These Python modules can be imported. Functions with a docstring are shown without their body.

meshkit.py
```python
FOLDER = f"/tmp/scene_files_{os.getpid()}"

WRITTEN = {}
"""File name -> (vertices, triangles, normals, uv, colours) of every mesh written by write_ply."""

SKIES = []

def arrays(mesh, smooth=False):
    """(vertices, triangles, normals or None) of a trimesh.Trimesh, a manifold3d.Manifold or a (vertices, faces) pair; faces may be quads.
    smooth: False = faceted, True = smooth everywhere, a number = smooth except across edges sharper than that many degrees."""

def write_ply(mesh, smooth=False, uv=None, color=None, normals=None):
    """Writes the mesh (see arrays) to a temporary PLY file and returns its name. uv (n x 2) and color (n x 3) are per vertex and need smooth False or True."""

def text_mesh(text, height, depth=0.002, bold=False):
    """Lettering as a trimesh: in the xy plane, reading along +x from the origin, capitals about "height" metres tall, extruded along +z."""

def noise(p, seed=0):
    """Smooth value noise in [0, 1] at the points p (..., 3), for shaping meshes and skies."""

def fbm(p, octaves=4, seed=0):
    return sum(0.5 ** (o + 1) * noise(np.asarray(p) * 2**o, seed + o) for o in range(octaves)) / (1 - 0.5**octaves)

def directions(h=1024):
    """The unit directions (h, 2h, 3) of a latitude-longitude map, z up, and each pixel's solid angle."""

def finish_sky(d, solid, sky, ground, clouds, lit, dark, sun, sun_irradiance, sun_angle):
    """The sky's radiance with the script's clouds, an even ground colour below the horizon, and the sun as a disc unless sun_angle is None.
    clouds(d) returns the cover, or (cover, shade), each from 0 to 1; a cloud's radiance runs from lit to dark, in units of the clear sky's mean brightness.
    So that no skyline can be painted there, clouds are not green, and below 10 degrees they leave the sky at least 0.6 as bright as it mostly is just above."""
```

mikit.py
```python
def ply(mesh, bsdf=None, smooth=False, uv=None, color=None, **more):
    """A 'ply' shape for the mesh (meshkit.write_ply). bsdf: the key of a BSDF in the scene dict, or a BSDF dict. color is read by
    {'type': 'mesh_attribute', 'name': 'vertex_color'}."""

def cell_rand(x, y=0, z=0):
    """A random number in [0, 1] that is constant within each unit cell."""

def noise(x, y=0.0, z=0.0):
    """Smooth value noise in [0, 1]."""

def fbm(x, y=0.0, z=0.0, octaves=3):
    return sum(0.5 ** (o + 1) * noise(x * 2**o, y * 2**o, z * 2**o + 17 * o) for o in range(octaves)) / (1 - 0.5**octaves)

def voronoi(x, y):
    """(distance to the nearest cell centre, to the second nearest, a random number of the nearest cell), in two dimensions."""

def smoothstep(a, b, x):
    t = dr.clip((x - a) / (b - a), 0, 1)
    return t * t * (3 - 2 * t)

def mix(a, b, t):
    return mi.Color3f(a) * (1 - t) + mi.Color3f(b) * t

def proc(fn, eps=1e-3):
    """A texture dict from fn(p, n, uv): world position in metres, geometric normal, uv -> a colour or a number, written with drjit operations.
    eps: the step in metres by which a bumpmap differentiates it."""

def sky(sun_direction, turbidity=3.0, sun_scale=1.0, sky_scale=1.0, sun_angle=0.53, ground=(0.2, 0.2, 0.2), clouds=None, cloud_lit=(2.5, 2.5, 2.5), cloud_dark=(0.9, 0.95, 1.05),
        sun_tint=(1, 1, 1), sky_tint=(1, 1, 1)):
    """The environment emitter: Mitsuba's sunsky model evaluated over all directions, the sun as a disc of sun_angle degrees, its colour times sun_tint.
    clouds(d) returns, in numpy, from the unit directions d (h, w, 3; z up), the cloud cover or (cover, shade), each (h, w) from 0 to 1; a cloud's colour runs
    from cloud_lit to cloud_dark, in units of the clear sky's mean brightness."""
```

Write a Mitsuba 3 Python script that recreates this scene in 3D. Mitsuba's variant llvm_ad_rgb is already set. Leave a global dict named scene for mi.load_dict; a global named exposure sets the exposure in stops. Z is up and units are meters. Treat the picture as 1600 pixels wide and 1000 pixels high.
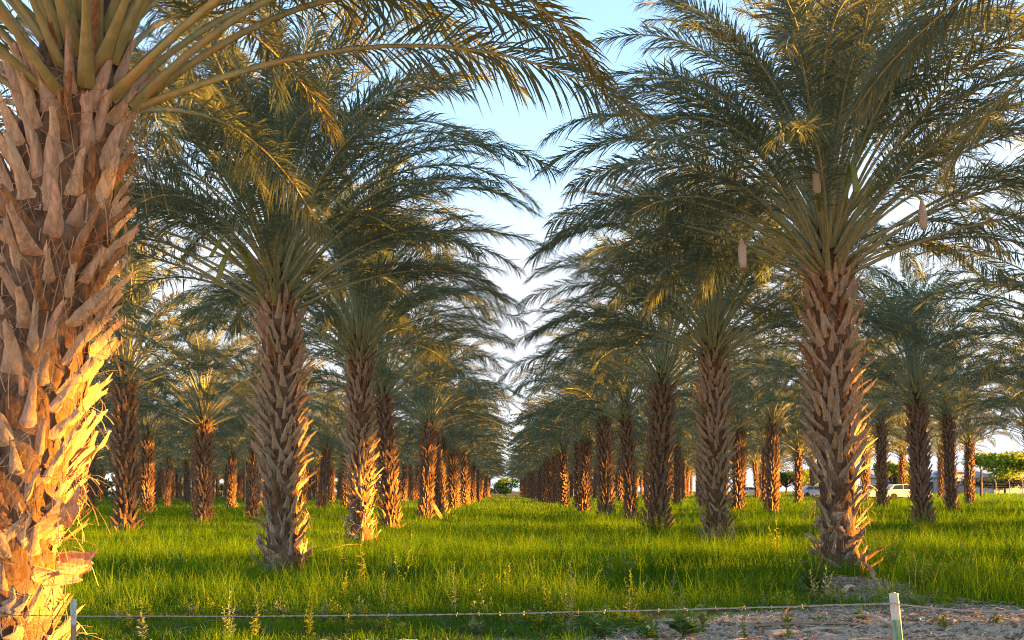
import math, random
import numpy as np, trimesh
import mitsuba as mi
import drjit as dr
import mikit, meshkit
from mikit import proc, noise, fbm, cell_rand, smoothstep, mix

T = mi.ScalarTransform4f
rng = np.random.default_rng(7)
random.seed(7)
scene, labels = {}, {}

# ------------------------------------------------------------------ camera, light, exposure
F = 1447.0                       # focal length in photo pixels (photo 1600 x 1000)
CAM_H = 1.38
scene['camera'] = {
    'type': 'perspective', 'fov': math.degrees(2 * math.atan(800 / F)), 'fov_axis': 'x',
    'to_world': T().look_at(origin=[0, 0, CAM_H], target=[0, 10, CAM_H], up=[0, 0, 1]),
    'principal_point_offset_x': 15 / 1600, 'principal_point_offset_y': -268 / 1000,
    'near_clip': 0.05, 'far_clip': 8000.0,
}
SUN_AZ, SUN_EL = -6.0, 5.4       # degrees: azimuth from +x towards +y
SUN = [math.cos(math.radians(SUN_EL)) * math.cos(math.radians(SUN_AZ)),
       math.cos(math.radians(SUN_EL)) * math.sin(math.radians(SUN_AZ)), math.sin(math.radians(SUN_EL))]


def clouds(d):
    z = d[..., 2]
    q = np.stack([d[..., 0] / (z + .25) * 2.0, d[..., 1] / (z + .25) * 2.0, z * 0], -1)
    n = meshkit.fbm(q, 5, seed=3)
    veil = np.clip((0.36 - z) / 0.20, 0, 1) ** 1.2
    return np.clip(veil * 0.95 + (n - .46) * 1.6 * np.clip((.55 - z) / .25, 0, 1), 0, 1)


scene['sky'] = mikit.sky(SUN, turbidity=3.0, sun_scale=2.1, sky_scale=1.0, sun_tint=(1.0, .90, .47), sun_angle=0.8, clouds=clouds,
                         cloud_lit=(.98, 1.02, 1.10), cloud_dark=(.9, .93, 1.0), sky_tint=(.80, .91, 1.20), ground=(.16, .17, .10))
exposure = 5.0


# ------------------------------------------------------------------ materials
def principled(color, rough=.8, spec=.25, **k):
    return {'type': 'twosided', 'bsdf': {'type': 'principled', 'base_color': color, 'roughness': rough, 'specular': spec, **k}}


def rgb(c):
    return {'type': 'rgb', 'value': list(c)}


def bark(c, scale=.0035):
    def bump(p, n, uv):
        return fbm(p.x * 95, p.y * 95, p.z * 8, 3) + .25 * fbm(p.x * 22, p.y * 22, p.z * 22, 2)
    return {'type': 'twosided', 'bsdf': {'type': 'bumpmap', 'scale': scale, 'texture': proc(BUMP.setdefault('f', bump), 2e-3),
            'bsdf': {'type': 'principled', 'base_color': c, 'roughness': .85, 'specular': .2}}}


BUMP = {}


def fibre_fn(c1, c2, c3, f=1.0):
    def fn(p, n, uv):
        streak = fbm(p.x * 62 * f, p.y * 62 * f, p.z * 7 * f, 3)
        patch = fbm(p.x * 5, p.y * 5, p.z * 4, 2)
        c = mix(c1, c2, smoothstep(.3, .7, streak))
        return mix(c, c3, smoothstep(.52, .75, patch) * .75)
    return proc(fn)


def leaf_fn(c1, c2):
    def fn(p, n, uv):
        return mix(c1, c2, smoothstep(.25, .75, fbm(p.x * 2.1, p.y * 2.1, p.z * 2.1, 2)))
    return proc(fn)


scene['m_boot_tan'] = bark(fibre_fn((.60, .44, .275), (.42, .285, .165), (.50, .41, .30)))
scene['m_boot_pink'] = bark(fibre_fn((.57, .40, .27), (.39, .255, .165), (.46, .36, .27)))
scene['m_boot_grey'] = bark(fibre_fn((.46, .37, .26), (.31, .235, .16), (.52, .43, .31)))
scene['m_boot_rust'] = bark(fibre_fn((.38, .20, .09), (.22, .115, .055), (.33, .22, .13)))
scene['m_trunk'] = bark(fibre_fn((.19, .115, .065), (.09, .052, .03), (.24, .165, .105), 1.4))
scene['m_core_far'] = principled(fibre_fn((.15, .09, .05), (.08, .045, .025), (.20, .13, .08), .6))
scene['m_fibre'] = principled(fibre_fn((.45, .32, .19), (.30, .20, .115), (.5, .38, .25)))
scene['m_stalk'] = principled(fibre_fn((.42, .42, .23), (.32, .34, .17), (.46, .38, .17), .4), .5, .4)
scene['m_stalk_near'] = principled(fibre_fn((.36, .33, .14), (.27, .26, .10), (.44, .30, .10), .3), .45, .4)
scene['m_bag'] = principled(fibre_fn((.58, .46, .34), (.46, .36, .26), (.55, .47, .35), .8), .9)


def thin(col, trans=.7, rough=.55, **k):
    return {'type': 'principledthin', 'base_color': col, 'roughness': rough, 'diff_trans': trans, 'spec_tint': .2, **k}


scene['m_frond'] = thin(leaf_fn((.15, .195, .108), (.19, .213, .108)), 1.0, .45)
scene['m_frond_grey'] = thin(leaf_fn((.17, .20, .12), (.15, .178, .10)), .95, .45)
scene['m_frond_yellow'] = thin(leaf_fn((.22, .20, .06), (.17, .165, .055)), .8)
scene['m_frond_far'] = thin(leaf_fn((.15, .182, .09), (.18, .198, .096)), 1.0, .45)


def grass_fn(p, n, uv):
    k = fbm(p.x * .7, p.y * .7, 1.3, 3)
    j = cell_rand(p.x * 40, p.y * 40, 0)
    c = mix((.058, .18, .010), (.165, .315, .013), smoothstep(.32, .68, k))
    return mix(c, (.34, .38, .04), smoothstep(.84, 1.0, j) * .6)


scene['m_grass'] = thin(proc(grass_fn), 1.0, .5)
scene['m_weed'] = thin(leaf_fn((.15, .25, .05), (.22, .32, .06)), .9)
scene['m_weed_grey'] = thin(leaf_fn((.24, .31, .17), (.33, .39, .23)), .6)
scene['m_weed_yellow'] = thin(leaf_fn((.46, .46, .05), (.36, .41, .05)), .9)
scene['m_weed_dark'] = thin(leaf_fn((.055, .10, .03), (.085, .135, .04)), .6)
scene['m_broadleaf'] = thin(leaf_fn((.13, .25, .08), (.18, .31, .09)), .7)
scene['m_straw'] = principled(fibre_fn((.58, .48, .33), (.44, .34, .23), (.60, .52, .40), .5))
scene['m_stick'] = principled(fibre_fn((.38, .22, .12), (.26, .15, .085), (.42, .30, .19), .5))


def dirt_amount_np(x, y):
    """1 where the ground in front is bare soil and litter."""
    n = meshkit.fbm(np.stack([x * .9, y * .9, x * 0], -1), 3, seed=21)
    edge = 8.3 + 2.2 * np.clip((x - .4) / 2.2, 0, 1) + (n - .5) * 1.6
    d = np.clip((edge - y) / .35 + .5, 0, 1)
    mound = np.exp(-(((x - 4.65) / .75) ** 2 + ((y - 12.0) / 1.3) ** 2) ** 2)
    return np.clip(np.maximum(d, mound), 0, 1)


def ground_z(x, y):
    x, y = np.asarray(x, float), np.asarray(y, float)
    rise = .017 * np.clip(x - 3, 0, 60)
    bump = .09 * (meshkit.fbm(np.stack([x * .35, y * .35, x * 0], -1), 3, seed=5) - .5)
    mound = .16 * np.exp(-(((x - 4.7) / 1.0) ** 2 + ((y - 12.6) / 1.9) ** 2))
    return rise + bump + mound


def gz(x, y):
    return float(ground_z(np.array([x]), np.array([y]))[0])


def ground_fn(p, n, uv):
    soil = mix((.10, .085, .05), (.06, .075, .022), smoothstep(.35, .65, fbm(p.x * 1.3, p.y * 1.3, 0, 3)))
    nn = fbm(p.x * .9, p.y * .9, 0, 3)
    edge = 8.3 + 2.2 * dr.clip((p.x - .4) / 2.2, 0, 1) + (nn - .5) * 1.6
    bare = smoothstep(-.2, .3, edge - p.y)
    mound = dr.exp(-dr.square(dr.square((p.x - 4.65) / .75) + dr.square((p.y - 12.0) / 1.3)))
    grain = fbm(p.x * 42, p.y * 26, 0, 3)
    tan = mix((.32, .265, .185), (.49, .42, .31), smoothstep(.3, .7, grain))
    grey = mix((.255, .225, .175), (.36, .325, .262), smoothstep(.3, .7, grain))
    strip = smoothstep(10.9, 9.6, p.y + (nn - .5) * 2)
    c = mix(soil, grey, smoothstep(.3, .6, dr.maximum(mound, bare)))
    return mix(c, tan, bare * strip)


scene['m_ground'] = {'type': 'twosided', 'bsdf': {'type': 'principled', 'base_color': proc(ground_fn), 'roughness': .95, 'specular': .1}}


# ------------------------------------------------------------------ helpers
def add(key, mesh, bsdf, smooth=False, to_world=None, **kw):
    d = dict(mesh) if isinstance(mesh, dict) else mikit.ply(mesh, bsdf, smooth)
    if bsdf and isinstance(mesh, dict):
        d['bsdf'] = {'type': 'ref', 'id': bsdf}
    if to_world is not None:
        d['to_world'] = to_world
    scene[key] = d
    if kw:
        labels[key] = kw
    return key


used = {}


def new(name):
    n = used.get(name, 0)
    used[name] = n + 1
    return name if n == 0 else f'{name}_{n:03d}'


def thing(name, label, cat, group=None, **kw):
    key = new(name)
    labels[key] = {'label': label, 'category': cat, **kw}
    if group:
        labels[key]['group'] = group
    return key


def child(key, name):
    k = new(key + '__' + name)
    return k


def norm(a):
    return a / np.maximum(np.linalg.norm(a, axis=-1, keepdims=True), 1e-9)


def sweep(P, W, H, side=None, sides=6, cap=True):
    """Tube through P with half-width W (sideways) and half-height H. Returns (V, F)."""
    P = np.asarray(P, float)
    n = len(P)
    W, H = np.broadcast_to(W, (n,)), np.broadcast_to(H, (n,))
    t = norm(np.gradient(P, axis=0))
    if side is None:
        ref = np.where(np.abs(t[:, 2:3]) < .95, [[0, 0, 1.0]], [[0, 1.0, 0]])
        side = norm(np.cross(t, ref))
    else:
        side = norm(np.broadcast_to(side, (n, 3)) - t * (np.broadcast_to(side, (n, 3)) * t).sum(1, keepdims=True))
    up = np.cross(side, t)
    a = np.arange(sides) / sides * 2 * np.pi
    V = P[:, None] + W[:, None, None] * np.cos(a)[None, :, None] * side[:, None] + H[:, None, None] * np.sin(a)[None, :, None] * up[:, None]
    V = V.reshape(-1, 3)
    i, j = np.meshgrid(np.arange(n - 1), np.arange(sides), indexing='ij')
    q = np.stack([i * sides + j, i * sides + (j + 1) % sides, (i + 1) * sides + (j + 1) % sides, (i + 1) * sides + j], -1).reshape(-1, 4)
    Fc = np.vstack([q[:, [0, 1, 2]], q[:, [0, 2, 3]]])
    if cap:
        V = np.vstack([V, P[:1], P[-1:]])
        k = np.arange(sides)
        Fc = np.vstack([Fc, np.stack([(k + 1) % sides, k, np.full(sides, n * sides)], 1),
                        np.stack([(n - 1) * sides + k, (n - 1) * sides + (k + 1) % sides, np.full(sides, n * sides + 1)], 1)])
    return V, Fc


def join(parts):
    V, Fs, o = [], [], 0
    for v, f in parts:
        V.append(v)
        Fs.append(np.asarray(f) + o)
        o += len(v)
    return np.vstack(V), np.vstack(Fs)


def rotz(v, a):
    c, s = math.cos(a), math.sin(a)
    return v @ np.array([[c, s, 0], [-s, c, 0], [0, 0, 1.0]])


def world(x, y, z, rz=0, s=1.0, tilt=None):
    m = T().translate([float(x), float(y), float(z)])
    if tilt is not None:
        m = m @ T().rotate([float(tilt[0]), float(tilt[1]), 0], float(tilt[2]))
    return m @ T().rotate([0, 0, 1], math.degrees(rz)) @ T().scale(float(s))


# ------------------------------------------------------------------ palm fronds
def frond(elev, L, bend, seed, pairs=70, lw=.026, lod=2, sway=0., droop=.22, lmax=.46, stalk_w=.085):
    """Leaflets and stalk of one frond that leaves the origin along +x, rising at elev degrees and arching over by bend degrees."""
    r = np.random.default_rng(seed)
    n = {2: 18, 1: 11, 0: 7}[lod]
    u = np.linspace(0, 1, n)
    th = np.radians(elev - bend * u ** 1.55)
    psi = np.radians(sway) * u ** 1.5 + np.radians(r.normal(0, 3))
    d = np.stack([np.cos(th) * np.cos(psi), np.cos(th) * np.sin(psi), np.sin(th)], 1)
    P = np.vstack([[0, 0, 0], np.cumsum((d[1:] + d[:-1]) / 2, 0) * L / (n - 1)])
    tw = np.radians(r.normal(0, 26)) * u
    hor = norm(np.cross([0, 0, 1.0], d)) if elev < 88 else np.tile([0, 1.0, 0], (n, 1))
    nrm = norm(np.cross(d, hor))
    B = hor * np.cos(tw)[:, None] + nrm * np.sin(tw)[:, None]
    N = nrm * np.cos(tw)[:, None] - hor * np.sin(tw)[:, None]
    # leaflets
    m = pairs
    t = np.clip((np.arange(m) + r.uniform(-.25, .25, m)) / (m - 1), 0, 1)
    uu = .27 + .73 * t ** .95
    VV, FF = [], []

    def at(A):
        return np.stack([np.interp(uu, u, A[:, k]) for k in range(3)], 1)
    Pi, Ti, Bi, Ni = at(P), norm(at(d)), norm(at(B)), norm(at(N))
    off = 0
    for sgn in (-1, 1):
        phi = np.radians(62 - 36 * t + r.normal(0, 8, m))
        beta = np.radians(np.where(r.random(m) < .45, 38, 6) + r.normal(0, 12, m))
        D = np.cos(phi)[:, None] * Ti + np.sin(phi)[:, None] * (np.cos(beta)[:, None] * sgn * Bi + np.sin(beta)[:, None] * Ni)
        prof = np.clip(.22 + 3.6 * t, 0, 1) * (1 - .58 * t ** 2.2)
        ln = lmax * prof * r.uniform(.82, 1.12, m)
        sag = droop * r.uniform(.3, 1.6, m) * (.6 + .8 * t)
        base = Pi
        mid = Pi + D * (ln * .5)[:, None] - np.array([0, 0, 1.0]) * (ln * sag * .2)[:, None]
        tip = Pi + D * ln[:, None] - np.array([0, 0, 1.0]) * (ln * sag)[:, None]
        wv = norm(np.cross(D, Ni + .5 * r.normal(0, 1, (m, 3)))) * (lw * np.clip(.45 + 2 * t, 0, 1) * (1 - .35 * t))[:, None] / 2
        k = np.arange(m)[:, None]
        if lod == 2:
            mid2 = Pi + D * (ln * .8)[:, None] - np.array([0, 0, 1.0]) * (ln * sag * .58)[:, None]
            v = np.stack([base - wv * .35, base + wv * .35, mid - wv, mid + wv, mid2 - wv * .6, mid2 + wv * .6, tip], 1).reshape(-1, 3)
            f = np.concatenate([k * 7 + np.array(x) for x in ([0, 1, 3], [0, 3, 2], [2, 3, 5], [2, 5, 4], [4, 5, 6])])
        else:
            v = np.stack([base, mid - wv, mid + wv, tip], 1).reshape(-1, 3)
            f = np.concatenate([k * 4 + np.array(x) for x in ([0, 2, 1], [1, 2, 3])])
        VV.append(v)
        FF.append(f + off)
        off += len(v)
    leaf = (np.vstack(VV), np.vstack(FF))
    sides = {2: 6, 1: 4, 0: 3}[lod]
    s = u * L
    W = .012 + (stalk_w * .42) * np.clip(1 - u, 0, 1) ** 1.3 + stalk_w * .75 * np.exp(-(s / .28) ** 2)
    H = .008 + .022 * (1 - u)
    if lod == 0:
        W, H = W * 1.2, H * 1.4
    V, Fc = sweep(P, W * .6, H, B, sides)
    return leaf, (V, Fc)


ELEV = [26, 36, 46, 56, 66, 76, 86]
BEND = [56, 68, 79, 88, 86, 72, 50]


def frond_set(lod, variants, pairs, lw):
    out = {}
    for b, (e, bd) in enumerate(zip(ELEV, BEND)):
        for v in range(variants):
            r = np.random.default_rng(1000 * lod + 10 * b + v)
            lf, st = frond(e + r.normal(0, 3), (4.9 if b > 0 else 4.4) * r.uniform(.93, 1.07) * (.95 if b == 6 else 1), bd * r.uniform(.85, 1.2), 77 + 100 * lod + 10 * b + v,
                           pairs, lw, lod, r.normal(0, 16), r.uniform(.12, .5), .58)
            out[b, v] = (lf, st)
    return out


NEAR = frond_set(2, 4, 132, .025)
near_ply = {k: (mikit.ply(a, 'm_frond'), mikit.ply(b, 'm_stalk', True)) for k, (a, b) in NEAR.items()}
MID = frond_set(1, 3, 70, .043)
mid_ply = {k: (mikit.ply(a, 'm_frond'), mikit.ply(b, 'm_stalk', True)) for k, (a, b) in MID.items()}
FAR = frond_set(0, 2, 30, .095)


def crown_plan(seed, n, H, core=.36, height=1.35, variants=3):
    """Where each frond of a crown leaves the trunk: (bin, variant, x, y, z, azimuth, scale)."""
    r = np.random.default_rng(seed)
    out = []
    a0 = r.uniform(0, 6.28)
    for i in range(n):
        q = i / (n - 1)
        az = a0 + i * 2.39996 + r.normal(0, .12)
        e = 23 + 63 * q ** .8 + r.normal(0, 5)
        b = int(np.clip(round((e - 26) / 10), 0, 6))
        rad = core * (1 - .75 * q ** 1.2)
        out.append((b, int(r.integers(variants)), rad * math.cos(az), rad * math.sin(az), H + height * q + r.normal(0, .03), az, r.uniform(.9, 1.1)))
    return out


# ------------------------------------------------------------------ trunks
def profile(z, H, r0=.40):
    """Radius of the trunk's core at height z."""
    f = np.clip(z / H, 0, 1)
    return r0 * (.80 + .34 * np.exp(-(z / .42) ** 2) + .12 * np.clip((f - .12) / .35, 0, 1) - .06 * np.clip((f - .8) / .2, 0, 1))


def core_mesh(H, r0, lean=(0, 0), seed=0, rings=46, sides=28, amp=.035, crown=1.3):
    zz = np.concatenate([np.linspace(-.35, H, rings), H + np.linspace(.1, 1, 7) * crown])
    a = np.arange(sides) / sides * 2 * np.pi
    Z, A = np.meshgrid(zz, a, indexing='ij')
    R = profile(Z, H, r0) * np.where(Z > H, 1 - .72 * ((Z - H) / crown) ** 1.1, 1)
    nn = meshkit.fbm(np.stack([np.cos(A) * 4, np.sin(A) * 4, Z * 6], -1), 4, seed)
    nb = meshkit.fbm(np.stack([np.cos(A) * 1.3, np.sin(A) * 1.3, Z * 16], -1), 2, seed + 9)
    R = R - .05 + amp * 2.4 * (nn - .5) + amp * 1.3 * (nb - .5)
    lx, ly = lean[0] * np.clip(Z / H, 0, None) ** 1.1, lean[1] * np.clip(Z / H, 0, None)
    V = np.stack([R * np.cos(A) + lx, R * np.sin(A) + ly, Z], -1).reshape(-1, 3)
    n = len(zz)
    i, j = np.meshgrid(np.arange(n - 1), np.arange(sides), indexing='ij')
    q = np.stack([i * sides + j, i * sides + (j + 1) % sides, (i + 1) * sides + (j + 1) % sides, (i + 1) * sides + j], -1).reshape(-1, 4)
    return V, np.vstack([q[:, [0, 1, 2]], q[:, [0, 2, 3]]])


def boot(seed, w0=.20, w1=.075, L=.42, th=.06, curve=.06, stations=7, rough=.0035, split=False):
    """A cut leaf base: x sideways, y outwards, z up; origin where it leaves the trunk."""
    r = np.random.default_rng(seed)
    t = np.linspace(0, 1, stations)
    prof = np.array([[-.5, -.15], [-.36, .45], [-.13, 1.0], [.13, 1.0], [.36, .45], [.5, -.15], [.22, .12], [-.22, .12]])
    V = []
    bx, tw = r.normal(0, .03), r.normal(0, .25)
    for k, tt in enumerate(t):
        w = (w1 + (w0 - w1) * (1 - tt) ** 1.7) * (1 + .05 * r.normal())
        h = th * (1 - .45 * tt) * min(1, .25 + 3.2 * tt) * (1 + .06 * r.normal())
        ang = tw * tt
        xy = prof * [w, h] + r.normal(0, rough, (8, 2)) * (.4 + tt)
        xy = xy @ np.array([[math.cos(ang), math.sin(ang)], [-math.sin(ang), math.cos(ang)]])
        z = np.full(8, L * tt)
        if k == stations - 1:
            z = z + r.normal(0, .03, 8) + xy[:, 0] * r.normal(0, .5) + xy[:, 1] * .5
        V.append(np.stack([xy[:, 0] + bx * tt ** 2, xy[:, 1] + curve * tt ** 1.8, z], 1))
    V = np.vstack(V)
    n, s = stations, 8
    i, j = np.meshgrid(np.arange(n - 1), np.arange(s), indexing='ij')
    q = np.stack([i * s + j, (i + 1) * s + j, (i + 1) * s + (j + 1) % s, i * s + (j + 1) % s], -1).reshape(-1, 4)
    Fc = np.vstack([q[:, [0, 1, 2]], q[:, [0, 2, 3]]])
    V = np.vstack([V, V[-s:].mean(0) + [0, 0, -.012]])
    k = np.arange(s)
    Fc = np.vstack([Fc, np.stack([(n - 1) * s + k, np.full(s, n * s), (n - 1) * s + (k + 1) % s], 1)])
    return V, Fc


def flap(seed, w=.30, h=.20, thick=.026):
    """A torn, weathered plate of old leaf base, x sideways, y outwards, z up."""
    r = np.random.default_rng(seed)
    nu, nv = 21, 7
    U, Vv = np.meshgrid(np.linspace(-1, 1, nu), np.linspace(0, 1, nv), indexing='ij')
    x = U * w / 2 * (1 - .35 * Vv ** 1.5) + .02 * r.normal(0, 1, U.shape) * (np.abs(U) > .9)
    z = Vv * h * (1 + .25 * np.sin(U * 3 + r.uniform(0, 6))) + (Vv > .8) * (Vv - .8) * 5 * np.repeat(r.normal(0, .045, (nu, 1)), nv, 1)
    nn = meshkit.fbm(np.stack([U * 2, Vv * 2, U * 0 + seed], -1), 3, seed)
    y = .05 * Vv - .55 * x ** 2 / .3 + .09 * (nn - .5) + .10 * Vv ** 2 * r.uniform(-.2, 1) + np.repeat(r.normal(0, .007, (nu, 1)), nv, 1)
    top = np.stack([x, y + thick * (.3 + .7 * (1 - np.abs(U) ** 3)) , z], -1).reshape(-1, 3)
    bot = np.stack([x, y, z], -1).reshape(-1, 3)
    i, j = np.meshgrid(np.arange(nu - 1), np.arange(nv - 1), indexing='ij')
    q = np.stack([i * nv + j, i * nv + j + 1, (i + 1) * nv + j + 1, (i + 1) * nv + j], -1).reshape(-1, 4)
    N = nu * nv
    ring = [i * nv for i in range(nu)] + [(nu - 1) * nv + j for j in range(1, nv)] + [i * nv + nv - 1 for i in range(nu - 2, -1, -1)] + [j for j in range(nv - 2, 0, -1)]
    ring = np.array(ring)
    nx = np.roll(ring, -1)
    e = np.stack([ring, nx, nx + N, ring + N], 1)
    Q = np.vstack([q[:, ::-1], q + N, e])
    return np.vstack([bot, top]), np.vstack([Q[:, [0, 1, 2]], Q[:, [0, 2, 3]]])


BOOT_M = ['m_boot_tan', 'm_boot_pink', 'm_boot_grey', 'm_boot_rust']
boot_ply = [mikit.ply(boot(i, w0=.19 + .018 * (i % 3), w1=.05 + .010 * (i % 4), L=.36 + .035 * (i % 5), th=.07, curve=.03 + .03 * (i % 3)), 'm_boot_tan', 50) for i in range(10)]
thin_boot_ply = [mikit.ply(boot(40 + i, w0=.125, w1=.034 + .008 * (i % 3), L=.42 + .04 * (i % 4), th=.055, curve=.07 + .03 * (i % 3)), 'm_boot_tan', 50) for i in range(8)]
flap_ply = [mikit.ply(flap(60 + i, .20 + .05 * (i % 3), .17 + .05 * (i % 4)), 'm_boot_grey', 25) for i in range(8)]


def boot_frames(H, r0, lean, seed, per_m=40, z0=.0):
    """(z fraction, position, azimuth, tilt) of each leaf base on a trunk."""
    r = np.random.default_rng(seed)
    n = int((H - z0) * per_m)
    for i in range(n):
        z = z0 + (H - z0) * i / n
        az = i * 2.39996 + r.normal(0, .10)
        R = float(profile(np.array([z]), H, r0)[0]) - .075
        yield z / H, (R * math.cos(az) + lean[0] * (z / H) ** 1.1, R * math.sin(az) + lean[1] * z / H, z), az, r


def place(x, y, z, az, tilt, roll=0, s=(1, 1, 1)):
    """Local y outwards at azimuth az, leaning outwards by tilt degrees."""
    return (T().translate([float(x), float(y), float(z)]) @ T().rotate([0, 0, 1], math.degrees(az) - 90) @ T().rotate([1, 0, 0], -float(tilt))
            @ T().rotate([0, 1, 0], float(roll)) @ T().scale([float(a) for a in s]))


def strands(seed, n, H, r0, lean, z0=.3, rad=.0035):
    """Loose fibres that hang from a trunk."""
    r = np.random.default_rng(seed)
    out = []
    for _ in range(n):
        z = r.uniform(z0, H)
        az = r.uniform(0, 6.283)
        R = float(profile(np.array([z]), H, r0)[0]) + r.uniform(0, .07)
        o = np.array([R * math.cos(az) + lean[0] * (z / H) ** 1.1, R * math.sin(az) + lean[1] * z / H, z])
        tang = np.array([-math.sin(az), math.cos(az), 0])
        rad_v = np.array([math.cos(az), math.sin(az), 0])
        d = norm(tang * r.normal(0, .6) + rad_v * r.uniform(-.1, .5) + np.array([0, 0, r.normal(0, .9)]))
        l = r.uniform(.1, .42)
        s = np.linspace(0, 1, 5)[:, None]
        P = o + d * l * s + rad_v * (s * (1 - s)) * .08 - np.array([0, 0, 1.0]) * s ** 2 * l * r.uniform(0, .5)
        out.append(sweep(P, rad * r.uniform(.6, 1.8), rad * .5, None, 3, False))
    return join(out)


# ------------------------------------------------------------------ the ground
def ground_mesh():
    xs = np.unique(np.concatenate([np.linspace(-7, 9, 161), np.linspace(-40, 45, 86), np.linspace(-300, 300, 41), np.linspace(-4000, 4000, 17)]).round(3))
    ys = np.unique(np.concatenate([np.linspace(4, 18, 141), np.linspace(18, 80, 63), np.linspace(-60, 320, 58), np.linspace(-4000, 4000, 17)]).round(3))
    X, Y = np.meshgrid(xs, ys, indexing='ij')
    fade = np.clip(1 - (np.hypot(X, Y) - 250) / 200, 0, 1)
    n2 = meshkit.fbm(np.stack([X * 5, Y * 5, X * 0], -1), 3, seed=31)
    Z = ground_z(X, Y) * (.4 + .6 * fade) + .05 * (n2 - .5) * dirt_amount_np(X, Y) * (np.hypot(X, Y) < 30) * np.clip((Y - 4.5) / 2, 0, 1)
    V = np.stack([X, Y, Z], -1).reshape(-1, 3)
    nx, ny = len(xs), len(ys)
    i, j = np.meshgrid(np.arange(nx - 1), np.arange(ny - 1), indexing='ij')
    q = np.stack([i * ny + j, (i + 1) * ny + j, (i + 1) * ny + j + 1, i * ny + j + 1], -1).reshape(-1, 4)
    return V, np.vstack([q[:, [0, 1, 2]], q[:, [0, 2, 3]]])


add('ground', ground_mesh(), 'm_ground', True, kind='structure', label='dark soil of the date grove with bare straw-littered earth in front')

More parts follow.
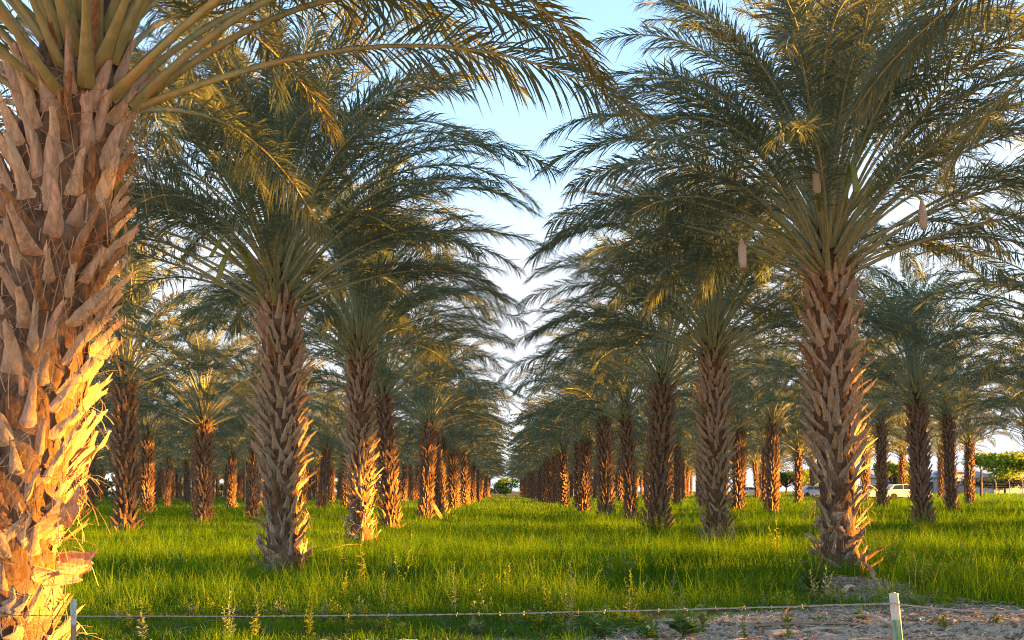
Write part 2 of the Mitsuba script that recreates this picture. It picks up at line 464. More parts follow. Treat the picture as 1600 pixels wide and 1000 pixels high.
# ------------------------------------------------------------------ hero palms
# name of look, X, Z, trunk height, r0, lean, seed, fronds, label
H1 = 'date palm'
HEROES = [
    ('big', -3.80, 6.9, 4.36, .44, (.64, 0), 11, 96, 'huge shaggy date palm cut by the left edge, golden sun on its torn trunk'),
    ('hero', -3.72, 15.7, 4.55, .36, (-.10, .1), 12, 118, 'tall date palm with a waisted pale trunk, first right of the huge cropped trunk'),
    ('hero', 5.25, 14.4, 4.65, .36, (-.18, 0), 13, 120, 'large date palm on a bare earth mound behind the green steel post'),
    ('hero2', -3.76, 24.7, 4.85, .345, (-.05, 0), 14, 110, 'date palm whose trunk glows golden down to a bright streak of grass'),
    ('hero2', 5.30, 22.9, 4.55, .345, (-.10, 0), 15, 110, 'date palm with a sun-edged trunk, second in the row right of the grass aisle'),
    ('edge', 5.6, 5.0, 4.5, .42, (0, 0), 16, 90, 'date palm outside the right edge whose frond tips fill the top right corner'),
]


def put_frond(tree, plies, b, v, loc, az, s, mats, r):
    k = child(tree, 'frond')
    lf, st = plies[b, v]
    w = world(*loc, az, s)
    add(k, lf, mats[0], to_world=w)
    add(k + '__stalk', st, mats[1], to_world=w)
    return k


def fruit_bag(tree, base, az, reach, rise, drop, bag=True, s=1.0):
    """A strap-like flower stalk that arches out of the crown, with the pale paper bag tied over its end. base is in world space."""
    t = np.linspace(0, 1, 12)
    x = reach * t
    z = rise * np.sin(np.minimum(t * 1.25, 1) * np.pi / 2) - drop * np.clip((t - .35) / .65, 0, 1) ** 1.8
    P = np.stack([x * math.cos(az), x * math.sin(az), z], 1) + base
    k = child(tree, 'flower_stalk')
    add(k, sweep(P, np.linspace(.028, .045, 12) * s, .011, None, 6), 'm_strap', True)
    if bag:
        e = P[-1]
        tt = np.linspace(0, 1, 9)
        Q = e + np.stack([tt * .03, tt * 0, -tt * .40 * s], 1)
        rr = s * np.array([.018, .030, .044, .052, .056, .055, .057, .052, .040])
        add(k + '__paper_bag', sweep(Q, rr, rr * .75, [1, 0, 0], 10), 'm_bag', True)


scene['m_strap'] = principled(fibre_fn((.34, .36, .07), (.26, .30, .06), (.40, .36, .09), .4), .5, .4)


def hero(kind, X, Y, H, r0, lean, seed, nf, label):
    r = np.random.default_rng(seed)
    z0 = gz(X, Y)
    key = thing('date_palm', label, 'date palm', 'front date palms of the grove')
    tr = key + '__trunk'
    big = kind == 'big'
    add(tr, core_mesh(H, r0, lean, seed, 60 if big else 40, 36 if big else 24, .05 if big else .035), 'm_trunk', True, world(X, Y, z0))
    for f, p, az, rr in boot_frames(H + .06, r0, lean, seed, 66 if big else 60):
        if kind == 'edge' and rr.random() < .5:
            continue
        low = f < .30
        x, y, z = X + p[0], Y + p[1], z0 + p[2]
        if big and f < .40 and rr.random() < .30 or (not big and f < .22 and rr.random() < .16):
            k = child(tr, 'leaf_sheath')
            add(k, flap_ply[rr.integers(8)], BOOT_M[[0, 2, 2, 0, 1][rr.integers(5)]], to_world=place(x, y, z, az, rr.normal(24, 15), rr.normal(0, 38), tuple((1 if big else .75) * np.array([rr.uniform(.7, 1.2), 1, rr.uniform(.7, 1.25)]))))
            continue
        if low and rr.random() < .22 and not big:
            continue
        k = child(tr, 'leaf_base')
        slim = rr.random() < (.25 if f > .75 else .5)
        tilt = rr.normal(19, 5) if f > .75 else rr.normal(29, 8) if not low else rr.normal(24, 14)
        mats = [0, 1, 1, 0, 3] if f > .6 else [0, 1, 2, 2, 0] if not low else [2, 2, 0, 3, 2]
        s = rr.uniform(.85, 1.15) * (.92 if low else 1) * ((.70 if f < .5 else .82) if big else .80)
        add(k, (thin_boot_ply if slim else boot_ply)[rr.integers(8)], BOOT_M[mats[rr.integers(5)]], to_world=place(x, y, z, az, tilt, rr.normal(0, 5 if not low else 16), (s, s, s * rr.uniform(.85, 1.2))))
    k = tr + '__loose_fibre'
    add(k, strands(seed + 3, 900 if big else 420, H, r0, lean, .2), 'm_fibre', to_world=world(X, Y, z0), kind='stuff')
    sm = 'm_stalk_near' if kind in ('big', 'edge') else 'm_stalk'
    for (b, v, fx, fy, fz, az, s) in crown_plan(seed + 50, nf, H - (.2 if big else .05), r0 * .72, 1.35, 4):
        az = az % (2 * math.pi)
        if big and (az < .95 or az > 5.9) and b in (1, 2, 3, 4):
            continue
        if kind == 'edge' and b <= 1 and 2.4 < az < 4.2:
            continue
        m = ['m_frond', 'm_frond_grey', 'm_frond', 'm_frond_yellow' if big else 'm_frond'][r.integers(4)]
        put_frond(key, near_ply, b, v, (X + fx + lean[0] * 1.1, Y + fy + lean[1] * 1.1, z0 + fz), az, s * (.97 if kind != 'edge' else 1.0), (m, sm), r)
    if big:   # the fronds that reach over the aisle
        for (az, e, L, bd, sw, h, rad) in ((.02, 46, 4.15, 108, 0, -.12, .36), (.20, 42, 4.2, 88, 8, -.08, .36), (-.2, 60, 4.1, 104, -6, .25, .3), (.35, 66, 4.1, 104, 5, .5, .26),
                                            (.62, 50, 4.4, 92, 0, .1, .32), (.08, 74, 4.2, 98, 6, .7, .2), (-.28, 72, 4.3, 80, 0, .6, .2)):
            lf, st = frond(e, L, bd, int(200 + az * 50 + e), 128, .026, 2, sw, .3, .50, .10)
            k = child(key, 'frond')
            w = world(X + lean[0] * 1.05 + rad * math.cos(az), Y + rad * math.sin(az), z0 + H + h, az)
            add(k, lf, 'm_frond_yellow' if e in (46, 60) else 'm_frond', to_world=w)
            add(k + '__stalk', st, 'm_stalk_near', True, to_world=w)
    return key, z0


def px(x, y, Z):
    """World point seen at photo pixel (x, y) at depth Z."""
    return np.array([(x - 785) * Z / F, Z, CAM_H + (768 - y) * Z / F])


for h in HEROES:
    key, z0 = hero(*h)
    if h[6] == 13:
        for (bx, by, ex, ey, ry, dz, bag) in ((1330, 330, 1440, 312, 250, -1.9, True), (1280, 330, 1274, 256, 245, -1.9, True), (1245, 380, 1158, 372, 330, -1.9, True), (1320, 330, 1338, 300, 215, -1.5, False)):
            b, e = px(bx, by, 14.4 + dz * .25), px(ex, ey, 14.4 + dz)
            top = px(ex, ry, 14.4 + dz)[2]
            az = math.atan2(e[1] - b[1], e[0] - b[0])
            fruit_bag(key, b, az, float(np.hypot(*(e - b)[:2])), top - b[2], top - e[2], bag)
    if h[6] == 12:
        for (bx, by, ex, ey, ry, dz, bag) in ((400, 440, 340, 440, 345, -1.8, False), (470, 380, 615, 360, 300, -1.8, False), (420, 330, 330, 400, 320, -1.6, False), (475, 330, 545, 330, 285, -1.8, False)):
            b, e = px(bx, by, 15.7 + dz * .25), px(ex, ey, 15.7 + dz)
            top = px(ex, ry, 15.7 + dz)[2]
            az = math.atan2(e[1] - b[1], e[0] - b[0])
            fruit_bag(key, b, az, float(np.hypot(*(e - b)[:2])), top - b[2], top - e[2], bag, 1.1)


# ------------------------------------------------------------------ the rows behind: prototypes with parts, one entry per palm
def simple_boots(H, r0, seed, per_m, lod):
    r = np.random.default_rng(seed)
    parts = []
    for f, p, az, rr in boot_frames(H, r0, (0, 0), seed, per_m):
        L, w, th = rr.uniform(.26, .42), rr.uniform(.10, .16), .06
        v = np.array([[-w / 2, 0, 0], [0, th, 0], [w / 2, 0, 0], [-w * .16, .06, L], [0, .10, L * 1.02], [w * .16, .06, L]])
        t = math.radians(rr.normal(24, 9))
        v = v @ np.array([[1, 0, 0], [0, math.cos(t), -math.sin(t)], [0, math.sin(t), math.cos(t)]])
        v = rotz(v, az - math.pi / 2) + np.array(p)
        fc = np.array([[0, 1, 4], [0, 4, 3], [1, 2, 5], [1, 5, 4], [3, 4, 5], [0, 3, 5], [0, 5, 2]])
        parts.append((v, fc))
    return join(parts)


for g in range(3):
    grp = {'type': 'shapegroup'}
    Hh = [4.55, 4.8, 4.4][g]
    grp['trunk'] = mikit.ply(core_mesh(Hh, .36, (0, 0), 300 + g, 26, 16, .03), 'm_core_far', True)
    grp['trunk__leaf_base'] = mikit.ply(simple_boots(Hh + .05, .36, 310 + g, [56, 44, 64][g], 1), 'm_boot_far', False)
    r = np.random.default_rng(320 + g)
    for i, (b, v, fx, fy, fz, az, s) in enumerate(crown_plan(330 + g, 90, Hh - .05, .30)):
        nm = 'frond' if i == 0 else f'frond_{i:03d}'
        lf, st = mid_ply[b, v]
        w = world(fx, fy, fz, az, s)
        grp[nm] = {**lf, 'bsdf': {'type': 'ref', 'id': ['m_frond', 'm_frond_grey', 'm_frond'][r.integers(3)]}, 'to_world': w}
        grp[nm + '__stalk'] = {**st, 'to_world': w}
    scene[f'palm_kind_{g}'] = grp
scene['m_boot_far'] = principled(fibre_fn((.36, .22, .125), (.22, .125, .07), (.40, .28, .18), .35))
for g in range(3):
    Hh = [4.55, 4.8, 4.4][g]
    parts_l, parts_s = [], []
    for (b, v, fx, fy, fz, az, s) in crown_plan(360 + g, 72, Hh - .05, .30, 1.3, 2):
        lf, st = FAR[b, v]
        parts_l.append((rotz(lf[0] * s, az) + [fx, fy, fz], lf[1]))
        parts_s.append((rotz(st[0] * s, az) + [fx, fy, fz], st[1]))
    cm = core_mesh(Hh, .36, (0, 0), 340 + g, 12, 10, .03)
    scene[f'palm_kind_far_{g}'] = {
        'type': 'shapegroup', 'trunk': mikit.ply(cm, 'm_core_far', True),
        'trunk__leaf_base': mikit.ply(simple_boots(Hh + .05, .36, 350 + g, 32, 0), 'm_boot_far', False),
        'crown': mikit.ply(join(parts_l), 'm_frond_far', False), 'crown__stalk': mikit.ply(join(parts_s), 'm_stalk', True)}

ROWS = [-3.75 - 9 * k for k in range(0, 10)] + [5.25 + 9 * k for k in range(0, 5)]
PHASE = {0: 33.7, 1: 31.3, -1: 31.5}
SPECIAL = {(0, 33.7): 'third full date palm left of the aisle, its lower side orange with sun',
           (1, 31.3): 'date palm with a dark narrow trunk standing just right of the huge cropped trunk',
           (1, 40.3): 'date palm with sunlit flared foot, behind and between the cropped and the waisted palm',
           (-1, 31.5): 'third date palm right of the aisle, grass tuft at its foot',
           (-2, 30.6): 'broad dark date palm standing alone between the mound palm and the right edge'}
n_palm = 0
ORD = 'one two three four five six seven eight nine ten eleven twelve'.split()
for ri, X0 in enumerate(ROWS):
    row = ri if ri < 10 else -(ri - 9)           # 0, 1.. to the left; -1, -2.. to the right
    start = {0: 33.7, 1: 13.3, 2: 12.0, -1: 31.5, -2: 4.0, -3: 2.6, -4: 2.2, -5: 25.2}.get(row, 13 + (row * 3.7) % 9)
    Y = start
    count = {0: 3, -1: 3}.get(row, 0)
    while Y < 262:
        r = np.random.default_rng(int(5000 + ri * 100 + Y))
        x, y = X0 + r.normal(0, .2), Y + (r.normal(0, .2) if Y < 36 else r.normal(0, .55))
        step = 8.85
        visible = -.60 < x / y
        nm = round(Y, 1)
        if row == -5 and (66 < y < 84 or 37 < y < 41 or (Y > 50 and r.random() < .2)):  # added row: its nearer palms stay out of view and cut the low sun
            Y += step
            count += 1
            continue
        if visible or row < 0:
            far = y > 72
            kind = f"palm_kind_{'far_' if far else ''}{r.integers(3)}"
            side = 'left' if row >= 0 else 'right'
            off = abs(x + 0) - .55 * y > 4
            nth = ['first', 'second', 'third', 'fourth'][row] if 0 <= row < 4 else ['first', 'second', 'third', 'fourth', 'added_outermost'][-row - 1] if row < 0 else 'one of the far'
            if (row, nm) in SPECIAL:
                lab, grp = SPECIAL[row, nm], 'date palms behind the front ones'
            elif row in (0, 1, 2, 3, -1, -2, -3, -4, -5):
                lab = f"{'distant' if far else 'mid-distance'} date palm in the {nth} row {side} of the grass aisle"
                if not far:
                    lab = f"date palm number {ORD[count]} from the front in the {nth} row {side} of the aisle"
                grp = f"{'distant' if far else 'mid-distance'} date palms in the {nth} row {side} of the aisle"
            else:
                lab, grp = 'shaded date palm deep among the far rows at the left', 'date palms deep among the far rows at the left'
            key = thing('date_palm', lab, 'date palm', grp)
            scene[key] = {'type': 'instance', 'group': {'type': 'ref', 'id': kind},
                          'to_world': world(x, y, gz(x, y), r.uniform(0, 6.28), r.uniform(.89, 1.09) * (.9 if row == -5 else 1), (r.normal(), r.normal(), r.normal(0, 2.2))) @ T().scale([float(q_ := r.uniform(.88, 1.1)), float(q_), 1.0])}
            n_palm += 1
        Y += step
        count += 1


# ------------------------------------------------------------------ grass
def blades(n, y0, y1, seed, hmin, hmax, wmul, lod, power=1.6):
    r = np.random.default_rng(seed)
    u = r.random(n)
    a = 1 - power
    y = (y0 ** a + u * (y1 ** a - y0 ** a)) ** (1 / a)
    x = r.uniform(-1, 1, n) * (.60 * y + 2.0) + .012 * y
    keep = r.random(n) > dirt_amount_np(x, y) * 1.04
    for h in HEROES:
        keep &= np.hypot(x - h[1], y - h[2]) > .38
    x, y = x[keep], y[keep]
    n = len(x)
    patch = meshkit.fbm(np.stack([x * .55, y * .55, x * 0], -1), 3, seed=13)
    fine = meshkit.noise(np.stack([x * 3.1, y * 3.1, x * 0], -1), 14)
    h = (hmin + (hmax - hmin) * np.clip((patch - .32) * 2.8, 0, 1)) * (.4 + 1.0 * fine) * r.uniform(.55, 1.2, n)
    h *= np.where(r.random(n) < .14, 1.6, 1) * (.40 + .60 * np.clip((y - 9.8) / 1.6, 0, 1))
    az = r.uniform(0, 6.283, n)
    lean = np.abs(r.normal(.25, .22, n))
    d = np.stack([np.cos(az) * lean, np.sin(az) * lean, np.ones(n)], 1)
    base = np.stack([x, y, ground_z(x, y) - .01], 1)
    w = r.uniform(.004, .008, n) * wmul * np.maximum(1, y / 12)
    fa = az + np.pi / 2 + r.normal(0, .5, n)
    wv = np.stack([np.cos(fa), np.sin(fa), np.zeros(n)], 1) * w[:, None] / 2
    mid = base + d * (h * .55)[:, None]
    bend = np.stack([np.cos(az), np.sin(az), -np.full(n, .35)], 1) * (h * r.uniform(0, .35, n))[:, None]
    tip = base + d * h[:, None] + bend
    k = np.arange(n)[:, None]
    if lod:
        v = np.stack([base - wv, base + wv, mid - wv * .8, mid + wv * .8, tip], 1).reshape(-1, 3)
        f = np.concatenate([k * 5 + np.array(q) for q in ([0, 1, 3], [0, 3, 2], [2, 3, 4])])
    else:
        v = np.stack([base - wv, base + wv, tip], 1).reshape(-1, 3)
        f = k * 3 + np.array([0, 1, 2])
    return v, f


add('grass', join([blades(170000, 6.2, 17, 1, .14, .34, 1.0, True), blades(200000, 17, 45, 2, .14, .36, 1.0, False), blades(160000, 45, 250, 3, .16, .38, 1.1, False, 1.8), blades(26000, 10.5, 22, 4, .30, .52, .8, True, 1.4), blades(36000, 22, 70, 5, .30, .55, .9, False, 1.5)]),
    'm_grass', kind='stuff', label='bright green grass covering the aisle and the ground under the palms')


# ------------------------------------------------------------------ straw litter
def litter(n, seed):
    r = np.random.default_rng(seed)
    x, y = r.uniform(-6, 8, n * 3), r.uniform(6.5, 13.5, n * 3)
    keep = (r.random(n * 3) < dirt_amount_np(x, y) + .03) & (r.random(n * 3) < np.where(y > 10.8, .6, 1))
    x, y = x[keep][:n], y[keep][:n]
    n = len(x)
    az, l, w = r.uniform(0, 3.14, n), r.uniform(.03, .2, n) , r.uniform(.004, .014, n)
    az = np.where(r.random(n) < .5, az * .3, az)
    z = ground_z(x, y) + r.uniform(.005, .05, n)
    c = np.stack([x, y, z], 1)
    d = np.stack([np.cos(az), np.sin(az), r.normal(0, .12, n)], 1) * (l / 2)[:, None]
    p = np.stack([-np.sin(az), np.cos(az), r.normal(0, .3, n)], 1) * (w / 2)[:, None]
    v = np.stack([c - d - p, c - d + p, c + p * 1.1 + [0, 0, .012], c - p * 1.1 + [0, 0, .012], c + d + p * .5, c + d - p * .5], 1).reshape(-1, 3)
    k = np.arange(n)[:, None]
    f = np.concatenate([k * 6 + np.array(q) for q in ([0, 2, 1], [0, 3, 2], [3, 4, 2], [3, 5, 4])])
    return v, f


add('straw_litter', litter(9000, 5), 'm_straw', kind='stuff', label='tan straw and chipped frond litter on the bare ground at the fence')


def clods(n, seed):
    r = np.random.default_rng(seed)
    x, y = np.concatenate([r.uniform(-6, 8, n * 2), r.normal(4.65, .7, n)]), np.concatenate([r.uniform(7.5, 11, n * 2), r.normal(12.1, 1.0, n)])
    keep = r.random(3 * n) < dirt_amount_np(x, y)
    x, y = x[keep], y[keep]
    ico = trimesh.creation.icosahedron()
    n = len(x)
    sz = .008 + .03 * r.random(n) ** 3
    v = ico.vertices[None] * (1 + .3 * r.normal(0, 1, (n, 12, 1))) * sz[:, None, None] * np.array([1.3, 1, .7])
    v = v + np.stack([x, y, ground_z(x, y) + .01], 1)[:, None]
    return v.reshape(-1, 3), (ico.faces[None] + np.arange(n)[:, None, None] * 12).reshape(-1, 3)


scene['m_clod'] = principled(fibre_fn((.27, .215, .155), (.19, .15, .105), (.36, .30, .23), .5))
add('soil_clods', clods(2600, 8), 'm_clod', kind='stuff', label='small grey-brown clods and chips on the bare earth around the mound')


# ------------------------------------------------------------------ fallen stalks and sticks
def stick(name, label, p0, p1, w, seed, mat='m_stick', bow=.04, cat='stick'):
    r = np.random.default_rng(seed)
    t = np.linspace(0, 1, 9)
    P = np.array(p0)[None] * (1 - t)[:, None] + np.array(p1)[None] * t[:, None]
    P[:, 2] += np.sin(t * np.pi) * bow
    P[:, :2] += r.normal(0, .012, (9, 2))
    k = thing(name, label, cat)
    add(k, sweep(P, w * (1.15 - .5 * t) * r.uniform(.85, 1.15, 9), w * .5 * (1.1 - .4 * t), None, 6), mat, 40)


def gp(x, y, up=.03):
    """Ground point seen at photo pixel (x, y)."""
    Z = 10.0
    for _ in range(12):
        X = (x - 785) * Z / F
        Z = (CAM_H - gz(X, Z) - up) * F / (y - 768)
    return np.array([(x - 785) * Z / F, Z, gz((x - 785) * Z / F, Z) + up])


stick('fallen_frond_stalk', 'long reddish brown fallen frond stalk lying level on the bare strip', gp(1178, 978), gp(1338, 976), .035, 1, bow=.02, cat='fallen stalk')
stick('fallen_frond_stalk', 'curved tan fallen stalk on the mound left of the green post', gp(1338, 962), gp(1392, 976), .035, 2, 'm_straw', cat='fallen stalk')
stick('fallen_stick', 'thin stick slanting up out of the grass edge at the left of the mound', gp(1218, 966), gp(1252, 948, .12), .015, 3)
stick('fallen_stick', 'pale short chunk of stalk at the foot of the mound palm', gp(1318, 922, .06), gp(1338, 916, .08), .05, 4, 'm_straw')
stick('fallen_stick', 'upright pale splinter leaning right behind the green post', gp(1402, 962), gp(1408, 955, .30), .022, 5, 'm_straw')
stick('fallen_stick', 'thin grey stalk standing crooked in the grass right of centre', gp(944, 897), gp(936, 893, .3), .012, 6, 'm_straw')
stick('fallen_stick', 'brown stick lying at the bottom edge below the middle of the fence', gp(1255, 985), gp(1312, 981), .03, 7, 'm_straw', .01)
stick('fallen_stick', 'broken tan slab of stalk on the bottom edge left of the green post', gp(1205, 990), gp(1248, 988), .06, 8, 'm_straw', .01)
stick('fallen_root', 'reddish brown root or stalk running down from the mound palm trunk', gp(1352, 880, .25), gp(1378, 921), .03, 9, cat='root')
stick('fallen_stick', 'pale stick lying in the sunny grass beside the waisted palm', gp(500, 862, .1), gp(560, 850, .15), .02, 10, 'm_straw')
stick('leaning_stump', 'short orange lit stump leaning left into the distant left row', [-2.9, 44, .05], [-3.55, 44.2, 1.1], .2, 11, 'm_boot_far', cat='stump')
pk = thing('thin_pole', 'thin pale upright pole standing left of the waisted palm', 'pole')
pb = px(383, 806, 48)
pb[2] = gz(pb[0], 48)
add(pk, sweep([pb, pb + [0.02, 0, 2.2], pb + [0, 0, 4.6]], .035, .035, None, 6), 'm_pipe', True)
scene['m_pipe'] = principled(rgb((.42, .40, .34)), .7)


# ------------------------------------------------------------------ weeds
def leaf_blade(o, d, up, l, w):
    s = norm(np.cross(d, up))
    n = np.cross(s, d)
    v = np.array([o, o + d * l * .45 + s * w / 2 + n * .12 * w, o + d * l * .45 - n * .05 * w, o + d * l * .45 - s * w / 2 + n * .12 * w, o + d * l * .8 + s * w * .28, o + d * l * .8 - s * w * .28, o + d * l - n * l * .12])
    f = np.array([[0, 1, 2], [0, 2, 3], [1, 4, 2], [2, 4, 5], [2, 5, 3], [4, 6, 5]])
    return v, f


def weed(label, base, h, mat, seed, nstem=3, nleaf=16, ll=.05, lw=.018, group=None, spread=.35, name='weed', cat='weed', solo=False):
    r = np.random.default_rng(seed)
    k = thing(name, label, cat, group)
    stems, lv = [], []
    if name == 'weed':
        ll, lw, h = ll * 1.35, lw * 1.7, h * 1.15
    for s in range(nstem):
        az = r.uniform(0, 6.28)
        hh = h * (1.12 if s == 0 else r.uniform(.5, .95))
        sp = spread * r.uniform(.2, 1) * (0.4 if s == 0 else 1)
        t = np.linspace(0, 1, 6)
        P = base + np.stack([np.cos(az) * sp * hh * t ** 1.3, np.sin(az) * sp * hh * t ** 1.3, hh * t], 1)
        stems.append(sweep(P, .005 - .003 * t, .005 - .003 * t, None, 4))
        for i in range(nleaf):
            q = (i + 1) / nleaf
            o = np.array([np.interp(q, t, P[:, c]) for c in range(3)])
            a = i * 2.4 + r.normal(0, .3)
            el = r.uniform(.1, .8) + .5 * (q > .85)
            d = np.array([math.cos(a) * math.cos(el), math.sin(a) * math.cos(el), math.sin(el)])
            g = (1.15 - .75 * q) * r.uniform(.7, 1.2)
            lv.append(leaf_blade(o, d, np.array([0, 0, 1.0]) + r.normal(0, .2, 3), ll * g, lw * g))
    add(k + '__stem', join(stems), 'm_weed', True)
    if solo:
        for m in lv:
            add(child(k, 'leaf'), m, mat)
    else:
        add(k + '__foliage', join(lv), mat)
    return k


W = lambda x, y: gp(x, y, 0)  # noqa: E731
weed('big leafy weed with broad dark green leaves on the bare strip, right of centre', W(1068, 999), .34, 'm_broadleaf', 1, 6, 6, .21, .15, spread=.8, name='broadleaf_weed', solo=True)
weed('tall grey-green spike weed rising through the broad-leaved weed', W(1066, 998), .40, 'm_weed_grey', 2, 2, 26, .05, .022)
weed('tall pale weed standing by the wire beyond the broad-leaved weed', W(1098, 992), .33, 'm_weed', 3, 2, 18, .05, .02)
weed('low broad-leaved plant in the bottom edge right of centre', W(935, 999), .26, 'm_broadleaf', 4, 6, 7, .14, .10, spread=1.0, name='broadleaf_weed')
weed('tall thin grey weed crossing the wire in the centre of the fence', W(893, 999), .42, 'm_weed_grey', 5, 2, 24, .06, .02)
weed('yellow flowering weed catching sun just above the wire at centre', W(842, 985), .33, 'm_weed_yellow', 6, 5, 9, .06, .035, spread=.9)
weed('second yellow weed close right of the flowering one at the wire', W(875, 985), .34, 'm_weed_yellow', 7, 4, 10, .05, .025, spread=.7)
weed('silvery weed nearest the huge cropped trunk', W(222, 1003), .30, 'm_weed_grey', 8, 3, 26, .055, .022, spread=.25)
weed('pair of tall silvery weeds at the bottom left, between trunk and yellow weed', W(357, 1004), .36, 'm_weed_grey', 9, 4, 28, .055, .022, spread=.3)
weed('small yellow-green weed right of the silvery pair', W(400, 1000), .26, 'm_weed_yellow', 10, 3, 14, .05, .03, spread=.4)
weed('bushy yellow-green weed lit by sun below the wire at left', W(483, 998), .34, 'm_weed_yellow', 11, 6, 12, .05, .035, spread=.5)
weed('yellow-green weed right of the bushy one below the wire', W(545, 993), .22, 'm_weed_yellow', 12, 4, 12, .05, .028, spread=.5)
weed('spindly yellow weed below the wire left of centre', W(605, 993), .22, 'm_weed_yellow', 13, 3, 10, .05, .03, spread=.5)
weed('lone pale sunlit weed in the grass between wire and glowing palm', W(563, 922), .5, 'm_weed_yellow', 14, 3, 14, .11, .05, spread=.5)
weed('low wide broad-leaved plant along the bottom edge left of the bigger leafy weed', W(1010, 1002), .20, 'm_broadleaf', 44, 6, 6, .13, .10, spread=1.2, name='broadleaf_weed')
weed('thin upright weed on the bare strip near the broad-leaved weed', W(1163, 999), .27, 'm_weed', 15, 2, 14, .05, .018)
weed('thin weed on the bare strip left of the long fallen stalk', W(1233, 999), .27, 'm_weed', 16, 2, 14, .045, .016)
weed('dark feathery bush at the left foot of the mound palm', W(1272, 928), .55, 'm_weed_dark', 17, 46, 16, .09, .02, spread=1.15, name='feathery_bush', cat='bush')
weed('round bright green bush right of the mound palm', W(1440, 928), .55, 'm_weed', 18, 34, 18, .07, .03, spread=.9, name='feathery_bush', cat='bush')
weed('tall leafy weed with sunlit top right of the mound palm', W(1392, 905), .8, 'm_weed', 19, 9, 22, .08, .03, spread=.45)
weed('green tuft at the foot of the third palm right of the aisle', W(1027, 838), .7, 'm_weed_dark', 20, 26, 12, .14, .04, spread=.8, name='feathery_bush', cat='bush')
weed('low dark patch of weed at the foot of the broad dark palm', W(1440, 838), .7, 'm_weed', 21, 22, 12, .14, .04, spread=.8, name='feathery_bush', cat='bush')
weed('bright weed beside the dark narrow palm', W(222, 828), .8, 'm_weed_yellow', 22, 12, 14, .12, .04, spread=.6)
r_ = np.random.default_rng(99)
for i in range(46):
    x, y = r_.uniform(170, 1600), r_.uniform(862, 985)
    p = W(x, y)
    if dirt_amount_np(np.array([p[0]]), np.array([p[1]]))[0] > .4:
        continue
    weed('small leafy weed scattered in the grass beyond the wire', p, r_.uniform(.22, .42) * p[1] / 11, ['m_weed', 'm_weed', 'm_weed_yellow', 'm_weed_grey'][r_.integers(4)], 200 + i, int(r_.integers(2, 5)), 14, .06 * p[1] / 11, .024 * p[1] / 11,
         'small weeds scattered in the grass', .5)

r_ = np.random.default_rng(123)
for i in range(58):
    x, y = (r_.uniform(180, 1000), r_.uniform(958, 1000)) if i < 46 else (r_.uniform(1000, 1600), r_.uniform(945, 985))
    p = W(x, y)
    weed('low leafy weed along the foot of the fence', p, r_.uniform(.07, .2), ['m_weed', 'm_weed_grey', 'm_weed_yellow', 'm_broadleaf', 'm_weed'][r_.integers(5)], 400 + i, int(r_.integers(3, 6)), int(r_.integers(6, 11)), r_.uniform(.04, .075), r_.uniform(.025, .04),
         'low leafy weeds along the foot of the fence', .9)


# ------------------------------------------------------------------ fence
scene['m_wire'] = {'type': 'twosided', 'bsdf': {'type': 'principled', 'base_color': rgb((.30, .30, .29)), 'roughness': .6, 'metallic': .3}}
scene['m_post_green'] = principled(proc(lambda p, n, uv: mix((.10, .26, .17), (.20, .34, .22), smoothstep(.4, .7, fbm(p.x * 60, p.y * 60, p.z * 14, 3)))), .5, .5)
scene['m_post_white'] = principled(proc(lambda p, n, uv: mix((.47, .52, .49), (.33, .43, .41), smoothstep(.45, .7, fbm(p.x * 60, p.y * 60, p.z * 25, 3)))), .5, .5)
scene['m_post_rust'] = principled(proc(lambda p, n, uv: mix((.40, .29, .20), (.30, .19, .12), smoothstep(.4, .7, fbm(p.x * 60, p.y * 60, p.z * 14, 3)))), .7, .3)


def tpost(label, x, y, top, rz, tip, m_low, lean):
    k = thing('fence_post', label, 'fence post')
    prof = np.array([[-.016, 0], [.016, 0], [.016, .004], [.003, .007], [.002, .034], [-.002, .034], [-.003, .007], [-.016, .004]])

    def bar(z0, z1, part, mat):
        import shapely
        m = trimesh.creation.extrude_polygon(shapely.Polygon(prof), z1 - z0, engine='earcut')
        m.apply_translation([0, 0, z0])
        w = T().translate([x, y, 0]) @ T().rotate([0, 1, 0], lean) @ T().rotate([0, 0, 1], rz)
        add(f'{k}__{part}', m, mat, to_world=w)
    bar(-.3, top - tip, 'shaft', m_low)
    bar(top - tip, top, 'painted_tip', 'm_post_white')
    for i in range(9):
        st = trimesh.creation.box([.010, .012, .010])
        st.apply_translation([0, -.006, top - .06 - .055 * i])
        add(child(k, 'stud'), st, 'm_post_white' if .06 + .055 * i < tip else m_low, to_world=T().translate([x, y, 0]) @ T().rotate([0, 1, 0], lean) @ T().rotate([0, 0, 1], rz))
    return k


ZF = 3.8
tp = px(1394, 924, ZF)
tpost('green steel fence post with a pale tip leaning left at the bottom right', tp[0] + .10, ZF, tp[2], 200, .11, 'm_post_green', -6)
tp2 = px(116, 936, 5.8)
tpost('slim rusty fence post with a white tip in front of the huge cropped trunk', tp2[0], 5.8, tp2[2], 170, .16, 'm_post_rust', 0)


